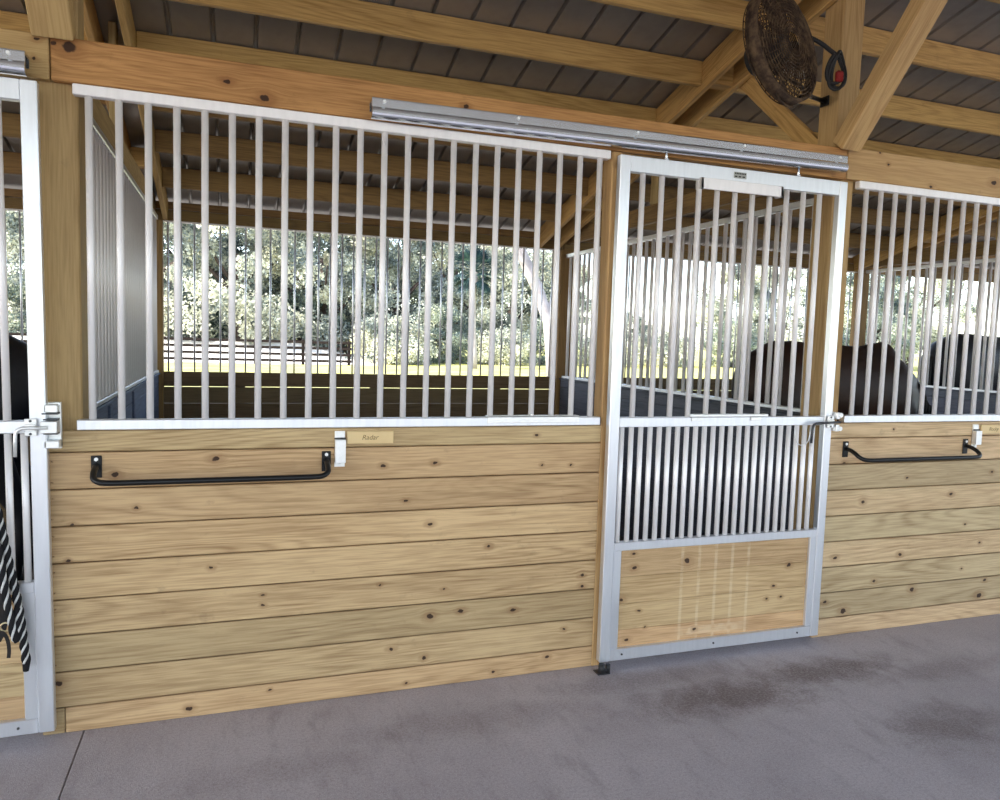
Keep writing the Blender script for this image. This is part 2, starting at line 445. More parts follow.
# ------------------------------------------------------------------ roof
RA, RS = 3.64, .265
def rz(y): return RA-RS*y
M['roof'] = metal('galvalume_roof_underside', (.35,.32,.28), .40, .5, 0, .1, stretch=(1,1,1))
def roof_slope(name, y0, y1, zf, x0=-9.5, x1=11.5, pitch=.2286):
    mb = MB(); vs = []; fs = []; xs = []
    x = x0
    while x < x1:
        for dx, dz in ((0,0),(.008,.024),(.020,.024),(.028,0),(.13,0.0)):
            xs.append((x+dx, dz))
        x += pitch
    n = len(xs)
    for y in (y0, y1):
        for (xx, dz) in xs: vs.append((xx, y, zf(y)+dz))
    for i in range(n-1): fs.append((i, i+1, n+i+1, n+i))
    for y in (y0, y1):
        for (xx, dz) in xs: vs.append((xx, y, zf(y)+dz+.0015))
    for i in range(n-1): fs.append((2*n+i, 3*n+i, 3*n+i+1, 2*n+i+1))
    mb._add(vs, fs)
    o = mb.build(name, M['roof']); return tag(o, kind='structure')
YR = -3.3
roof_slope('ceiling', 4.15, YR, rz)
roof_slope('ceiling_far_side', YR, -7.2, lambda y: RA-RS*YR-(YR-y)*.265)

POSTX = [(-4.395,-4.257), (-.69,-.552), (3.0,3.14), (6.71,6.85)]
names = ['far left stall', 'main stall', 'stall with the dark horse at right', 'farthest right stall']
# bays between rafter pairs
bays = [(-4.22,-.73,'left neighbour stall'), (-.512,2.772,'middle stall'), (2.995,6.672,'right neighbour stall'), (6.888,10.4,'last stall at far right')]
rows = [(3.06,'lowest purlin above the eave plate'), (2.52,'second purlin up from the eave plate'), (2.04,'third purlin up from the eave plate'),
        (1.53,'purlin just above the header beam'), (.99,'second purlin above the header beam'), (.46,'third purlin above the header beam'),
        (-.09,'purlin near the top edge of the photo'), (-.64,'purlin above the aisle edge')]
for (y, rl) in rows:
    if y > 2.3: y += .05
    for (a, c, bl) in bays:
        if y < .4 and bl != 'last stall at far right' and bl != 'right neighbour stall' and y < -.2: continue
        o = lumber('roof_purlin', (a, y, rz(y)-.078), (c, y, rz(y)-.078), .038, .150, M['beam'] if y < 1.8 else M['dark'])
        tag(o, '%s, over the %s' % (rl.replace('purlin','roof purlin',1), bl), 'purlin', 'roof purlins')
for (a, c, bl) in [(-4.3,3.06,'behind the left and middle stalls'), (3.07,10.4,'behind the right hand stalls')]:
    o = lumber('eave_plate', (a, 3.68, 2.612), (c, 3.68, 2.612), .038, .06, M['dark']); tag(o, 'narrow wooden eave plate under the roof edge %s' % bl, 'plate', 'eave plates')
    o = lumber('rear_beam', (a, 3.70, 2.533), (c, 3.70, 2.533), .038, .094, M['dark']); tag(o, 'shaded wooden rear beam over the outside opening %s' % bl, 'beam', 'rear beams')
# rafters, pairs at each post line
for (xa, xb), nm in zip(POSTX, ['far left post','left post beside the grille','post at right of the sliding door','far right post']):
    xa2, xb2 = (xa, xb) if 'door' not in nm else (2.81, 2.956)
    for x, sd in ((xa2-.019,'left'), (xb2+.019,'right')):
        y0, y1 = 3.66, -1.6
        h = .175
        o = lumber('rafter', (x, y0, rz(y0)-.012-h/2), (x, y1, rz(y1)-.012-h/2), .038, h, M['beam'])
        tag(o, 'sloping wooden rafter on the %s side of the %s' % (sd, nm), 'rafter', 'rafters')
    if nm.startswith('far left'): pass
    bx = (xa+xb)/2
    for k, y in enumerate((.95,1.9,2.8)):
        o = lumber('spacer_block', (xa2+.001, y, rz(y)-.1), (xb2-.001, y, rz(y)-.1), .10, .13, M['beam'])
        tag(o, 'short wooden block between paired rafters at the %s, %s' % (nm, ('nearest','middle','rearmost')[k]), 'block', 'rafter blocks')

# posts
def post(xa, xb, y0, z0, z1, label, mat=None, d=.14):
    o = lumber('wooden_post', ((xa+xb)/2, y0+d/2, z0), ((xa+xb)/2, y0+d/2, z1), xb-xa, d, mat or M['post'], up=(0,1,0), b=.006)
    return tag(o, label, 'post')
PL = ['far left wooden post outside the stall row view', 'square wooden post left of the long barred grille', 'square wooden post right of the sliding door, rising to the roof', 'square wooden post at far end of right stall']
for (xa, xb), l in zip(POSTX, PL):
    post(xa, xb, .04, 0, rz(.1)-.02, l, M['headerl'] if 'door' in l else None)
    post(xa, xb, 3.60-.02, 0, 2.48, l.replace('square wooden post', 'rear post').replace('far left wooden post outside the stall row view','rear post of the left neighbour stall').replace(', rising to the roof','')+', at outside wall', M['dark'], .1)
o = lumber('door_jamb', (1.695, .045, 0), (1.695, .045, 2.49), .05, .09, M['headerl'], up=(0,1,0)); tag(o, 'narrow wooden jamb between long grille and sliding door', 'jamb')

# header beams (axis aligned so knots sit where seen)
def xbeam(name, x0, x1, y0, y1, z0, z1, mat, label, cat, group=None):
    o = MB().box(x0, x1, y0, y1, z0, z1, .004).build(name, mat); return tag(o, label, cat, group)
xbeam('header_beam', -.634, 3.048, .0, .038, 2.494, 2.652, M['header'], 'orange-stained wooden header beam above the long grille and door', 'beam', 'header beams')
xbeam('header_beam', 3.052, 6.8, .0, .038, 2.498, 2.662, M['headerl'], 'pale wooden header beam above the right-hand grille', 'beam', 'header beams')
xbeam('header_beam', -4.4, -.638, .0, .038, 2.494, 2.652, M['headerl'], 'pale wooden header beam end above the left door', 'beam', 'header beams')
# braces
def brace(p0, p1, w, h, mat, label):
    return tag(lumber('knee_brace', p0, p1, w, h, mat), label, 'brace', 'knee braces')
brace((3.035,.0-.0,2.66), (3.035,-.92,3.80), .125, .09, M['headerl'], 'thick pale wooden brace rising toward the viewer from right post')
brace((-.62,.0,2.66), (-.62,-.98,3.70), .135, .09, M['headerl'], 'wooden brace rising toward the viewer at top left corner')
brace((3.019,.19,2.68), (3.019,.95,3.33), .036, .10, M['beam'], 'thin wooden brace sloping behind the fan to the rafter')
# divider top beams and struts
for x, nm in ((-.62,'left'), (3.07,'right'), (6.78,'far right')):
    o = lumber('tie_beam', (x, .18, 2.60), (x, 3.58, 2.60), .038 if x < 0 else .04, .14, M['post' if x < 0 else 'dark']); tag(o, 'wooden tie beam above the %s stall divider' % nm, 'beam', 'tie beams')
    y = 1.47 if x < 0 else 1.98
    o = lumber('strut', (x, y, 2.67), (x, y, rz(y)-.02), .038, .09, M['post'], up=(0,1,0)); tag(o, 'upright wooden strut on the %s tie beam' % nm, 'strut', 'struts')

# ------------------------------------------------------------------ divider and back walls
def ywall(name, xc, th, y0, y1, ztop, mat):
    mb = MB(); z = 0; i = 0
    L = y1-y0
    while z < ztop-.01:
        z1 = min(z+.19, ztop)
        mb.box(0, L, -th/2, th/2, z+.002, z1-.002, .003); z = z1
    mb.box(0.001, L-.001, -th/2+.01, th/2-.01, .002, ztop-.002)
    for t in (.22, .5, .78):
        mb.box(L*t-.04, L*t+.04, -th/2-.012, th/2+.012, .01, ztop-.012, .003)
    mb.box(0, L, -th/2-.014, th/2+.014, ztop, ztop+.012, .003, rnd=.99)
    o = mb.build(name, mat); o.matrix_local = Matrix(((0,-1,0,xc),(1,0,0,y0),(0,0,1,0),(0,0,0,1)))
    return tag(o, kind='structure')
ywall('wall_left', -.62, .07, .19, 3.57, 1.22, M['grey'])
M['grey2'] = wood('weathered_shaded_boards', (.085,.088,.105), (.04,.042,.052), (), .3, var=.15, kcol=(.02,.02,.02))  # same divider wood on the dim side, shade put into the colour
ywall('wall_right', 3.07, .07, .19, 3.57, 1.22, M['grey2'])
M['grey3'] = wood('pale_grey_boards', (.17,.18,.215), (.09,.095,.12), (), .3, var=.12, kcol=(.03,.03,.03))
ywall('wall_far_right', 6.78, .07, .19, 3.57, 1.22, M['grey3'])
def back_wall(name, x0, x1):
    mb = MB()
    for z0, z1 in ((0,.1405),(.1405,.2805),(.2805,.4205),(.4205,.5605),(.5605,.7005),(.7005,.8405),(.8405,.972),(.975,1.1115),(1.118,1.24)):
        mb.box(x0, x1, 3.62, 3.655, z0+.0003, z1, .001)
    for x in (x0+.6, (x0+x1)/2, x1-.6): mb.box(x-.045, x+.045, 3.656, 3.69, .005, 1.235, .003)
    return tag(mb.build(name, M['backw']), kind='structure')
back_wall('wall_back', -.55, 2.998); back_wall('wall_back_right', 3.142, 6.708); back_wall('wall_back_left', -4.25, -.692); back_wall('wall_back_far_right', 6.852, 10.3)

# ------------------------------------------------------------------ grilles
def grille(name, label, x0, x1, n, z0, z1, y=0.0, xb=None, sp=.1012, r=.0135, sill=True, loc=None, rotz=0., group='barred grilles', mat='aluv', rail=.04, back=False):
    """local X along the panel; origin at its lower left end"""
    t = thing(name, label, 'grille', loc or (x0, y, z0), rotz, group)
    L = x1-x0; H = z1-z0
    mb = MB(); mb.box(0, L, -.004, .034, H-rail, H, .003); mb.build('top_rail', M['aluv'], t)
    if sill: MB().box(0, L, -.008, .036, 0, .040, .003).build('sill_rail', M['alu'], t)
    zb = .03 if sill else 0
    b0 = None
    for i in range(n):
        x = (xb-x0)+i*sp
        if b0 is None:
            b0 = MB().cyl((0,0,zb), (0,0,H-rail+.01), r, n=12).build('bar', M[mat], t); b0.location = (x, .014, 0)
        else:
            c = b0.copy(); COL.objects.link(c); c.parent = t; c.location = (x, .014, 0)
    return t
gA = grille('barred_grille', 'long aluminium barred grille above the central wooden stall wall', -.565, 1.66, 22, 1.2005, 2.491, xb=-.5132)
gB = grille('barred_grille', 'aluminium barred grille above the right-hand wooden stall wall', 3.14, 6.70, 35, 1.2005, 2.497, xb=3.2042)
# feed opening plate on the grille sill
tag(MB().box(1.088, 1.544, -.014, -.0085, 1.216, 1.247, .001).box(1.088, 1.544, -.014, .03, 1.241, 1.248, .001).cyl((1.30,-.018,1.254),(1.30,.0,1.254),.006,n=8).build('latch_plate', M['zinc']),
    'thin grey metal plate lying on the right end of the long grille sill', 'plate')
def divider(x, label, r=.0135, ztop=2.465):
    y0, y1 = .20, 3.56
    t = thing('divider_grille', label, 'grille', (x, y0, 1.233), PI/2, 'divider grilles')
    L = y1-y0; H = ztop-1.233
    MB().box(0, L, -.018, .018, H, H+.036, .003).build('top_rail', M['alu'], t)
    MB().box(0, L, -.018, .018, 0, .022, .003).build('sill_rail', M['alu'], t)
    b0 = None; n = int((L-.06)/.1016)+1
    for i in range(n):
        if b0 is None:
            b0 = MB().cyl((0,0,.02), (0,0,H), r, n=10).build('bar', M['aluv'], t); b0.location = (.03, 0, 0)
        else:
            c = b0.copy(); COL.objects.link(c); c.parent = t; c.location = (.03+i*.1016, 0, 0)
    return t
divider(-.6, 'barred aluminium divider running back at the left of the stall', ztop=2.475)
divider(3.06, 'barred aluminium divider seen through the sliding door', ztop=2.40)
divider(6.78, 'barred aluminium divider at far end of the right stall')
for x0, x1, lb in ((-.55,2.998,'middle stall'), (3.142,6.708,'right stall'), (-4.25,-.692,'left stall')):
    n = int((x1-x0-.06)/.1016)+1
    t = grille('rear_grille', 'dark thin-barred opening in the outside wall of the %s' % lb, x0, x1, n, 1.242, 2.484, y=3.625, xb=x0+.035, sp=.1016, r=.0075, group='rear grilles', mat='dkmetal' if False else 'alu', rail=.012, sill=False)

# ------------------------------------------------------------------ sliding doors
DZ0, DZ1 = .042, 2.462
def sliding_door(label, mirror=False):
    x0, x1 = 1.68, 3.003
    t = thing('sliding_door', label, 'door', (0,0,0), 0, 'sliding stall doors')
    f = lambda a, c: (a, c)
    yF, yB = -.078, -.040
    def bx(mb, a, c, z0, z1, ya=yF, yb=yB, b=.003): mb.box(a, c, ya, yb, z0, z1, b)
    for a, c, nm in ((x0, x0+.054, 'left'), (x1-.05, x1, 'right')):
        mb = MB(); bx(mb, a, c, DZ0, DZ1); mb.build('stile', M['alu'], t)
    def rail(z0, z1, xa=x0+.054, xb=x1-.05, y=0.0015):
        mb = MB(); bx(mb, xa, xb, z0, z1, yF+y, yB); return mb.build('rail', M['alu'], t)
    rail(2.388, DZ1); rail(1.194, 1.241); rail(.590, .632)
    rr = rail(.042, .100)
    sc = MB()
    for x in (1.80, 2.33, 2.86): sc.cyl((x,yF-.003,.072),(x,yF+.003,.072),.005,n=8)
    sc.build('screws', M['dkmetal'], rr)
    # channel that holds the wooden panel
    for a, c in ((x0+.054, x0+.099), (x1-.088, x1-.05)):
        mb = MB(); bx(mb, a, c, .1, .606, yF+.006, yB-.002); mb.build('panel_channel', M['alu'], t)
    # wooden panel
    mb = MB(); z = .098
    for z1 in (.186, .318, .452, .592):
        mb.box(x0+.092, x1-.082, -.056, -.042, z+.001, z1-.001, .002); z = z1
    mb.box(x0+.093, x1-.083, -.052, -.043, .1, .59)
    mb.build('wooden_panel', M['doorw'], t)
    b0 = None
    for i in range(23):
        x = 1.757+.0517*i
        if b0 is None:
            b0 = MB().cyl((0,0,.628),(0,0,1.20), .0125, n=12).build('lower_bar', M['aluv'], t); b0.location = (x, -.058, 0)
        else:
            c = b0.copy(); COL.objects.link(c); c.parent = t; c.location = (x, -.058, 0)
    b0 = None
    for i in range(1, 23, 2):
        x = 1.757+.0517*i
        if b0 is None:
            b0 = MB().cyl((0,0,1.235),(0,0,2.392), .0135, n=12).build('upper_bar', M['aluv'], t); b0.location = (x, -.058, 0)
        else:
            c = b0.copy(); COL.objects.link(c); c.parent = t; c.location = (x, -.058, 0)
    # drop-down feed gate plates
    MB().box(2.110, 2.590, yF-.012, yF-.001, 2.345, 2.398, .002).box(2.110,2.125,yF-.012,yB,2.345,2.398,.002).box(2.575,2.590,yF-.012,yB,2.345,2.398,.002).build('feed_gate_top_plate', M['aluv'], t)
    MB().box(2.115, 2.58, yF-.012, yF+.012, 1.243, 1.256, .002).box(2.13, 2.19, yF-.008, yF-.001, 1.222, 1.240, .001).box(2.48, 2.54, yF-.008, yF-.001, 1.222, 1.240, .001).build('feed_gate_bottom_plate', M['zinc'], t)
    st = MB().box(2.300, 2.372, yF-.002, yF+.0, 2.414, 2.444, .0005).build('sticker', M['sticker'], t)
    mb = MB()
    for k in range(7): mb.box(2.304+.0095*k, 2.310+.0095*k, yF-.003, yF-.0022, 2.433, 2.440)
    for k in range(3): mb.box(2.304+.022*k, 2.318+.022*k, yF-.003, yF-.0022, 2.419, 2.425)
    mb.build('sticker_print', M['black'], st)
    for x in (1.93, 2.70):
        MB().cyl((x,-.058,2.44),(x,-.058,2.53),.006,n=10).cyl((x,-.058,2.463),(x,-.058,2.47),.013,n=6,smooth=False).build('hanger_bolt', M['galv'], t)
    return t
d1 = sliding_door('aluminium sliding stall door with bars and wooden lower panel')
d1.location = (-.001,.012,.002)
d2 = copy_tree(d1)
d2['label'] = 'edge of left sliding door with rope hanging, cut by photo edge'
# mirrored placement: the left door is the same door, hung the other way round (bars mirrored about its middle)
XM = -.665+1.68
def mirror_children(o):
    for ch in list(o.children):
        me = ch.data.copy(); ch.data = me
        if abs(ch.location.x) > 1e-6:
            ch.location.x = XM-ch.location.x
        else:
            me.transform(Matrix.Scale(-1, 4, (1,0,0))); me.transform(Matrix.Translation((XM,0,0)))
            me.flip_normals()
        mirror_children(ch)
mirror_children(d2)
d2.rotation_euler = (0,-.0085,0); d2.location = (.0204,.012,.010)
# wooden panel of the copy has its own knots
for ch in d2.children:
    if ch.name.startswith('wooden_panel'): ch.data.materials.clear(); ch.data.materials.append(M['plainw'])

# tracks
def track(x0, x1, label, zt=2.572, slope=0.):
    t = thing('door_track', label, 'track', ((x0+x1)/2, -.04, zt), 0, 'door tracks')
    prof = [(.036,0),(-.028,0),(-.030,-.004),(-.030,-.030)]
    for k in range(7):
        a = PI*.5*(k/6)
        prof.append((-.036-.006*math.sin(a*2)-.0*k+.022*(1-math.cos(a)), -.036-.030*math.sin(a)))
    prof += [(.0,-.066),(.0,-.058),(-.008,-.056),(-.022,-.045),(-.022,-.01),(.030,-.01),(.030,-.035),(.036,-.035)]
    prof = [(a, c*1.22) for a, c in prof]
    L = x1-x0
    MB().prism(prof, -L/2, L/2, 'x').build('track_rail', M['galv'], t)
    mb = MB()
    n = max(2, int(L/.6)+1)
    for k in range(n):
        x = -L/2+.05+(L-.1)*k/(n-1)
        mb.cyl((x,-.036,-.014),(x,-.029,-.014),.007,n=6,smooth=False)
    mb.build('screws', M['zinc'], t)
    return t
tA = track(.530, 2.985, 'long galvanised sliding door track under the orange header beam', 2.580)
tA.rotation_euler = (0, -.011, 0)
track(-2.6, -.700, 'short end of galvanised door track at top left corner', 2.562)

# ------------------------------------------------------------------ blanket bars
def blanket_bar(x0, x1, z, label):
    t = thing('blanket_bar', label, 'blanket bar', ((x0+x1)/2, 0, z), 0, 'blanket bars')
    h = (x1-x0)/2
    pts = []
    for s in (-1, 1):
        arc = [(s*h, -.012, .035), (s*h, -.045, .030), (s*h*1.0, -.075, .018)]
        for k in range(1, 6):
            a = k/5*PI/2
            arc.append((s*(h-.045*(1-math.cos(a))), -.085-.035*math.sin(a), .012-.024*math.sin(a)))
        arc.append((s*(h-.08), -.122, -.013))
        pts += arc if s < 0 else arc[::-1]
    MB().tube(pts, .0115, 10).build('bar', M['black'], t)
    for s in (-1, 1):
        p = MB().box(s*h-.019, s*h+.019, -.006, -.0005, -.012, .075, .002).build('end_plate', M['black'], t)
        MB().cyl((s*h,-.012,.061),(s*h,-.005,.061),.0075,n=6,smooth=False).build('bolt', M['zinc'], p)
    return t
blanket_bar(-.500, .372, 1.026, 'long black steel blanket bar on the central wooden wall')
blanket_bar(3.165, 4.055, 1.022, 'black steel blanket bar on the right-hand wooden wall')

# ------------------------------------------------------------------ name plates, latches
def nameplate(x0, x1, z0, z1, label, txt, tx, y=-.0125):
    t = thing('name_plate', label, 'name plate', ((x0+x1)/2, 0, z0), 0, 'wooden name plates')
    c = (x0+x1)/2
    MB().box(x0-c, x1-c, -.012, -.0005, 0, z1-z0, .002).build('board', M['sign'], t)
    cu = bpy.data.curves.new('name_text', 'FONT'); cu.body = txt; cu.size = .030; cu.extrude = .0004
    cu.align_x = 'CENTER'; cu.align_y = 'CENTER'; cu.shear = .25
    o = bpy.data.objects.new('lettering', cu); COL.objects.link(o); o.parent = t
    cu.materials.append(M['ink'])
    me = bpy.data.meshes.new_from_object(o); bpy.data.objects.remove(o); bpy.data.curves.remove(cu)
    o = bpy.data.objects.new('lettering', me); COL.objects.link(o); o.parent = t
    o.rotation_euler = (PI/2, 0, 0); o.location = (tx-c, -.0126, (z1-z0)/2)
    return t
nameplate(.458, .658, 1.131, 1.184, 'pale wooden name plate right of the white keeper on central wall', 'Radar', .555)
nameplate(4.166, 4.366, 1.128, 1.180, 'pale wooden name plate at right edge below the grille', 'Rocky', 4.262)
def keeper(x, z0, z1, label):
    t = thing('latch_keeper', label, 'latch', (x, 0, z0), 0, 'latch keepers')
    H = z1-z0; w = .044
    MB().box(-w/2, w/2, -.004, -.0005, 0, H, .001).box(-w/2, -w/2+.004, -.03, -.0005, .02, H-.035, .001).box(w/2-.004, w/2, -.03, -.0005, .02, H-.035, .001).box(-w/2, w/2, -.032, -.028, .02, H-.035, .001).build('bracket', M['zinc'], t)
    MB().box(-w/2+.002, w/2-.002, -.009, -.0045, H-.028, H-.004, .001).cyl((0,-.012,.010),(0,-.004,.010),.006,n=8).build('tab', M['zinc'], t)
    MB().cyl((-w/2-.002,-.012,H-.031),(w/2+.002,-.012,H-.031),.0035,n=8).build('pin', M['dkmetal'], t)
keeper(.428, 1.032, 1.186, 'white metal latch keeper below the long grille, beside name plate')
keeper(4.125, 1.045, 1.182, 'pale metal latch keeper beside the right name plate')
def latch(x, z, s, label, loop=False):
    """bolt latch joining a sliding door to the post; x = door edge"""
    t = thing('door_latch', label, 'latch', (x, -.06, z), 0, 'door latches')
    # receiver on the post
    mb = MB()
    if s == 'left':
        mb.box(.006,.060,-.030,.058,-.022,.022,.002); mb.box(.008,.062,.035,.058,-.088,.088,.002); mb.box(.012,.058,-.006,.057,.052,.082,.003); mb.box(.012,.062,-.006,.057,-.082,-.052,.003)
        mb.build('receiver', M['zinc'], t)
        MB().box(.012,.058,-.010,.05,.024,.029).box(.012,.058,-.010,.05,-.029,-.024).box(.008,.06,-.012,.045,.046,.051).build('receiver_edge', M['dkmetal'], t)
    else:
        mb.box(.004,.026,-.032,.058,.014,.05,.002); mb.box(.004,.026,-.032,.058,-.05,-.014,.002); mb.box(.004,.040,.045,.058,-.055,.055,.002)
        mb.cyl((.030,-.01,.036),(.030,-.036,.036),.012,n=12).cyl((.030,-.01,-.036),(.030,-.036,-.036),.012,n=12)
        mb.build('receiver', M['zinc'], t)
    # guide on the door stile
    MB().box(-.046,-.006,-.024,-.0185,-.032,.032,.002).box(-.042,-.010,-.034,-.024,-.013,.013,.002).build('guide', M['zinc'], t)
    MB().cyl((-.026,-.027,.024),(-.026,-.018,.024),.005,n=6,smooth=False).cyl((-.026,-.027,-.024),(-.026,-.018,-.024),.005,n=6,smooth=False).build('screws', M['dkmetal'], t)
    if s == 'left':
        pts = [(.030,-.038,.0),(-.03,-.038,.0),(-.050,-.038,-.001),(-.064,-.039,-.008),(-.070,-.040,-.022),(-.072,-.040,-.05),(-.073,-.04,-.105)]
    else:
        pts = [(.022,-.038,.0),(-.09,-.038,-.004),(-.135,-.038,-.006),(-.150,-.039,-.012),(-.157,-.040,-.028),(-.160,-.04,-.06),(-.162,-.04,-.108)]
    MB().tube(pts, .0065, 8).build('bolt_handle', M['zinc'] if s == 'left' else M['dkmetal'], t)
    if loop:
        c = []
        for k in range(15):
            a = PI*k/14
            c.append((-.215+.050*math.cos(a)*-1, -.030-.006*math.sin(a), -.02-.10*math.sin(a)**.6))
        MB().tube(c, .0022, 6).build('cord_loop', M['zinc'], t)
    return t
latch(-.676, 1.222, 'left', 'bright metal bolt latch at edge of the left door')
latch(3.003, 1.215, 'right', 'metal bolt latch with bent handle and cord on sliding door', True)
# door roller guide at the floor
t = thing('floor_guide', 'small dark roller guide on the floor at door corner', 'guide', (1.69,-.06,0), 0)
MB().box(-.035,.03,-.045,.01,0,.006,.001).build('base_plate', M['dkmetal'], t)
MB().cyl((-.012,-.032,.006),(-.012,-.032,.05),.015,n=12).cyl((.022,-.032,.006),(.022,-.032,.045),.012,n=12).build('roller', M['rubber'], t)
MB().cyl((.004,-.046,.022),(.004,-.03,.022),.006,n=8).build('bolt', M['dkmetal'], t)

# ------------------------------------------------------------------ rope and halter on the left door
def rope_strand(path, R, r, turns, phase, n=260):
    out = []
    pts = [Vector(p) for p in path]
    seg = [0]
    for a, c in zip(pts, pts[1:]): seg.append(seg[-1]+(c-a).length)
    T = seg[-1]; up = Vector((0,1,0))
    for k in range(n):
        s = T*k/(n-1); i = 0
        while i < len(seg)-2 and seg[i+1] < s: i += 1
        u = (s-seg[i])/max(1e-6, seg[i+1]-seg[i])
        p = pts[i].lerp(pts[i+1], u); d = (pts[i+1]-pts[i]).normalized()
        a = (up-d*up.dot(d)).normalized(); b = d.cross(a)
        t = 2*PI*turns*k/(n-1)+phase
        out.append(p+(a*math.cos(t)+b*math.sin(t))*R)
    return out
def smoothpath(p, n=3):
    p = [Vector(q) for q in p]
    for _ in range(n):
        q = [p[0]]
        for a, c in zip(p, p[1:]): q += [a*.75+c*.25, a*.25+c*.75]
        q.append(p[-1]); p = q
    return p
t = thing('lead_rope', 'black and white twisted lead rope hanging on the left door', 'rope', (-.79,-.1,.62), 0)
def rope(path, nm, turns):
    path = smoothpath([(x+.79, y+.1, z-.62) for x, y, z in path]); turns *= .8
    for k in range(4):
        MB().tube(rope_strand(path, .0085 if k % 2 else .0070, .0075, turns, PI/2*k), .0046 if k % 2 else .0092, 7).build(nm+('_white_strand' if k % 2 else '_black_strand'), M['ropew'] if k % 2 else M['ropeb'], t)
M['ropew'] = plain('white_cotton', (.62,.60,.57), .95, 0, .1, .3, 90.)
M['ropeb'] = plain('black_cotton', (.018,.017,.018), .95, 0, .1)
rope([(-.93,-.052,1.245),(-.925,-.085,1.25),(-.91,-.10,1.20),(-.885,-.105,1.10),(-.815,-.105,.97),(-.786,-.105,.80),(-.770,-.105,.70),(-.752,-.105,.60),(-.738,-.11,.50),(-.727,-.11,.38),(-.724,-.11,.345)], 'front_length', 13)
rope([(-.955,-.052,1.245),(-.95,-.09,1.25),(-.93,-.11,1.18),(-.885,-.12,1.05),(-.815,-.125,.86),(-.792,-.13,.72),(-.778,-.135,.60),(-.762,-.13,.50),(-.752,-.125,.43),(-.748,-.12,.46),(-.744,-.115,.56)], 'rear_length', 10)
MB().cyl((-.724+.79,-.01,.345-.62),(-.726+.79,-.01,.315-.62),.013,.010,n=10).build('whipped_end', M['ropeb'], t)
t = thing('halter', 'dark leather halter straps hanging behind the lead rope', 'halter', (-.80,-.1,.55), 0)
def strap(path, w, nm):
    p = smoothpath([(x+.80, y+.1, z-.55) for x, y, z in path], 3); mb = MB(); vs = []; fs = []
    for i, a in enumerate(p):
        d = (p[min(i+1,len(p)-1)]-p[max(i-1,0)]).normalized(); s = d.cross(Vector((0,1,0))).normalized()
        for e, th in ((-w/2,-.0015),(w/2,-.0015),(w/2,.0015),(-w/2,.0015)): vs.append(a+s*e+Vector((0,th,0)))
    for i in range(len(p)-1):
        for k in range(4): fs.append((i*4+k,i*4+(k+1)%4,(i+1)*4+(k+1)%4,(i+1)*4+k))
    mb._add(vs, fs); mb.build(nm, M['leather'], t)
strap([(-.90,-.07,1.24),(-.88,-.098,1.12),(-.83,-.100,.90),(-.800,-.100,.70),(-.790,-.11,.60),(-.787,-.11,.54),(-.800,-.11,.47),(-.815,-.11,.44)], .026, 'cheek_strap')
strap([(-.815,-.118,.47),(-.792,-.12,.475),(-.778,-.12,.44),(-.775,-.12,.40),(-.778,-.12,.375)], .012, 'loose_strap')
strap([(-.92,-.07,1.24),(-.90,-.098,1.10),(-.85,-.102,.86),(-.81,-.102,.66),(-.80,-.102,.58),(-.812,-.102,.50),(-.84,-.102,.46)], .022, 'nose_band')
MB().tube([(.012+.016*math.cos(a*PI/6), -.012, -.06+.016*math.sin(a*PI/6)) for a in range(12)], .0035, 6, closed=True).build('ring', M['brass'], t)

# ------------------------------------------------------------------ fan
fc = Vector((2.48,-.12,3.035)); fn = Vector((.337,-.925,.174)).normalized()
t = thing('barn_fan', 'dusty brown round cage fan mounted on the post near the roof', 'fan', fc, 0)
zq = fn.to_track_quat('Z', 'Y').to_matrix().to_4x4()
def FT(p): return tuple(zq @ Vector(p))
R = .26
mb = MB()
for k in range(13):
    rr = .05+(R-.05)*k/12
    mb.tube([FT((rr*math.cos(a*PI/20), rr*math.sin(a*PI/20), .075-.03*(k/12)**2)) for a in range(40)], .0030, 5, closed=True)
for k in range(40):
    a = k*PI/20
    mb.tube([FT((r*math.cos(a), r*math.sin(a), .076-.03*(r/R)**2)) for r in (.05,.15,.25,R)], .0028, 4)
mb.build('front_cage', M['rust'], t)
mb = MB()
for k in range(13):
    rr = .05+(R-.05)*k/12
    mb.tube([FT((rr*math.cos(a*PI/20), rr*math.sin(a*PI/20), -.03)) for a in range(40)], .0030, 5, closed=True)
for k in range(40):
    a = k*PI/20
    mb.tube([FT((.05*math.cos(a), .05*math.sin(a), -.03)), FT((R*math.cos(a), R*math.sin(a), -.03))], .0028, 4)
mb.build('rear_cage', M['rust'], t)
mb = MB()
vs = []; fs = []
prof = [(R,.045),(R+.012,.045),(R+.012,-.012),(R,-.012)]
for a in range(48):
    for (r, z) in prof: vs.append(FT((r*math.cos(a*PI/24), r*math.sin(a*PI/24), z)))
for a in range(48):
    for k in range(4): fs.append((a*4+k, a*4+(k+1)%4, ((a+1)%48)*4+(k+1)%4, ((a+1)%48)*4+k))
mb._add(vs, fs, True); mb.build('drum', M['rust'], t)
mb = MB()
for k in range(4):
    a0 = k*PI/2; vs = []; fs = []
    for i in range(7):
        r = .05+.235*i/6; w = .30+.35*(i/6)
        for j in range(5):
            a = a0+w*(j/4-.5)*1.3; zz = .035*(.5-j/4)
            vs.append(FT((r*math.cos(a), r*math.sin(a), zz)))
    n0 = len(vs)
    vs += [tuple(Vector(p)+zq.to_3x3() @ Vector((0,0,-.003))) for p in vs]
    for i in range(6):
        for j in range(4):
            q = i*5+j; fs.append((q,q+1,q+6,q+5)); fs.append((n0+q,n0+q+5,n0+q+6,n0+q+1))
    mb._add(vs, fs, True)
mb.build('blade', M['rust'], t)
MB().cyl(FT((0,0,-.15)), FT((0,0,.03)), .07, .06, n=20).build('motor', M['rubber'], t)
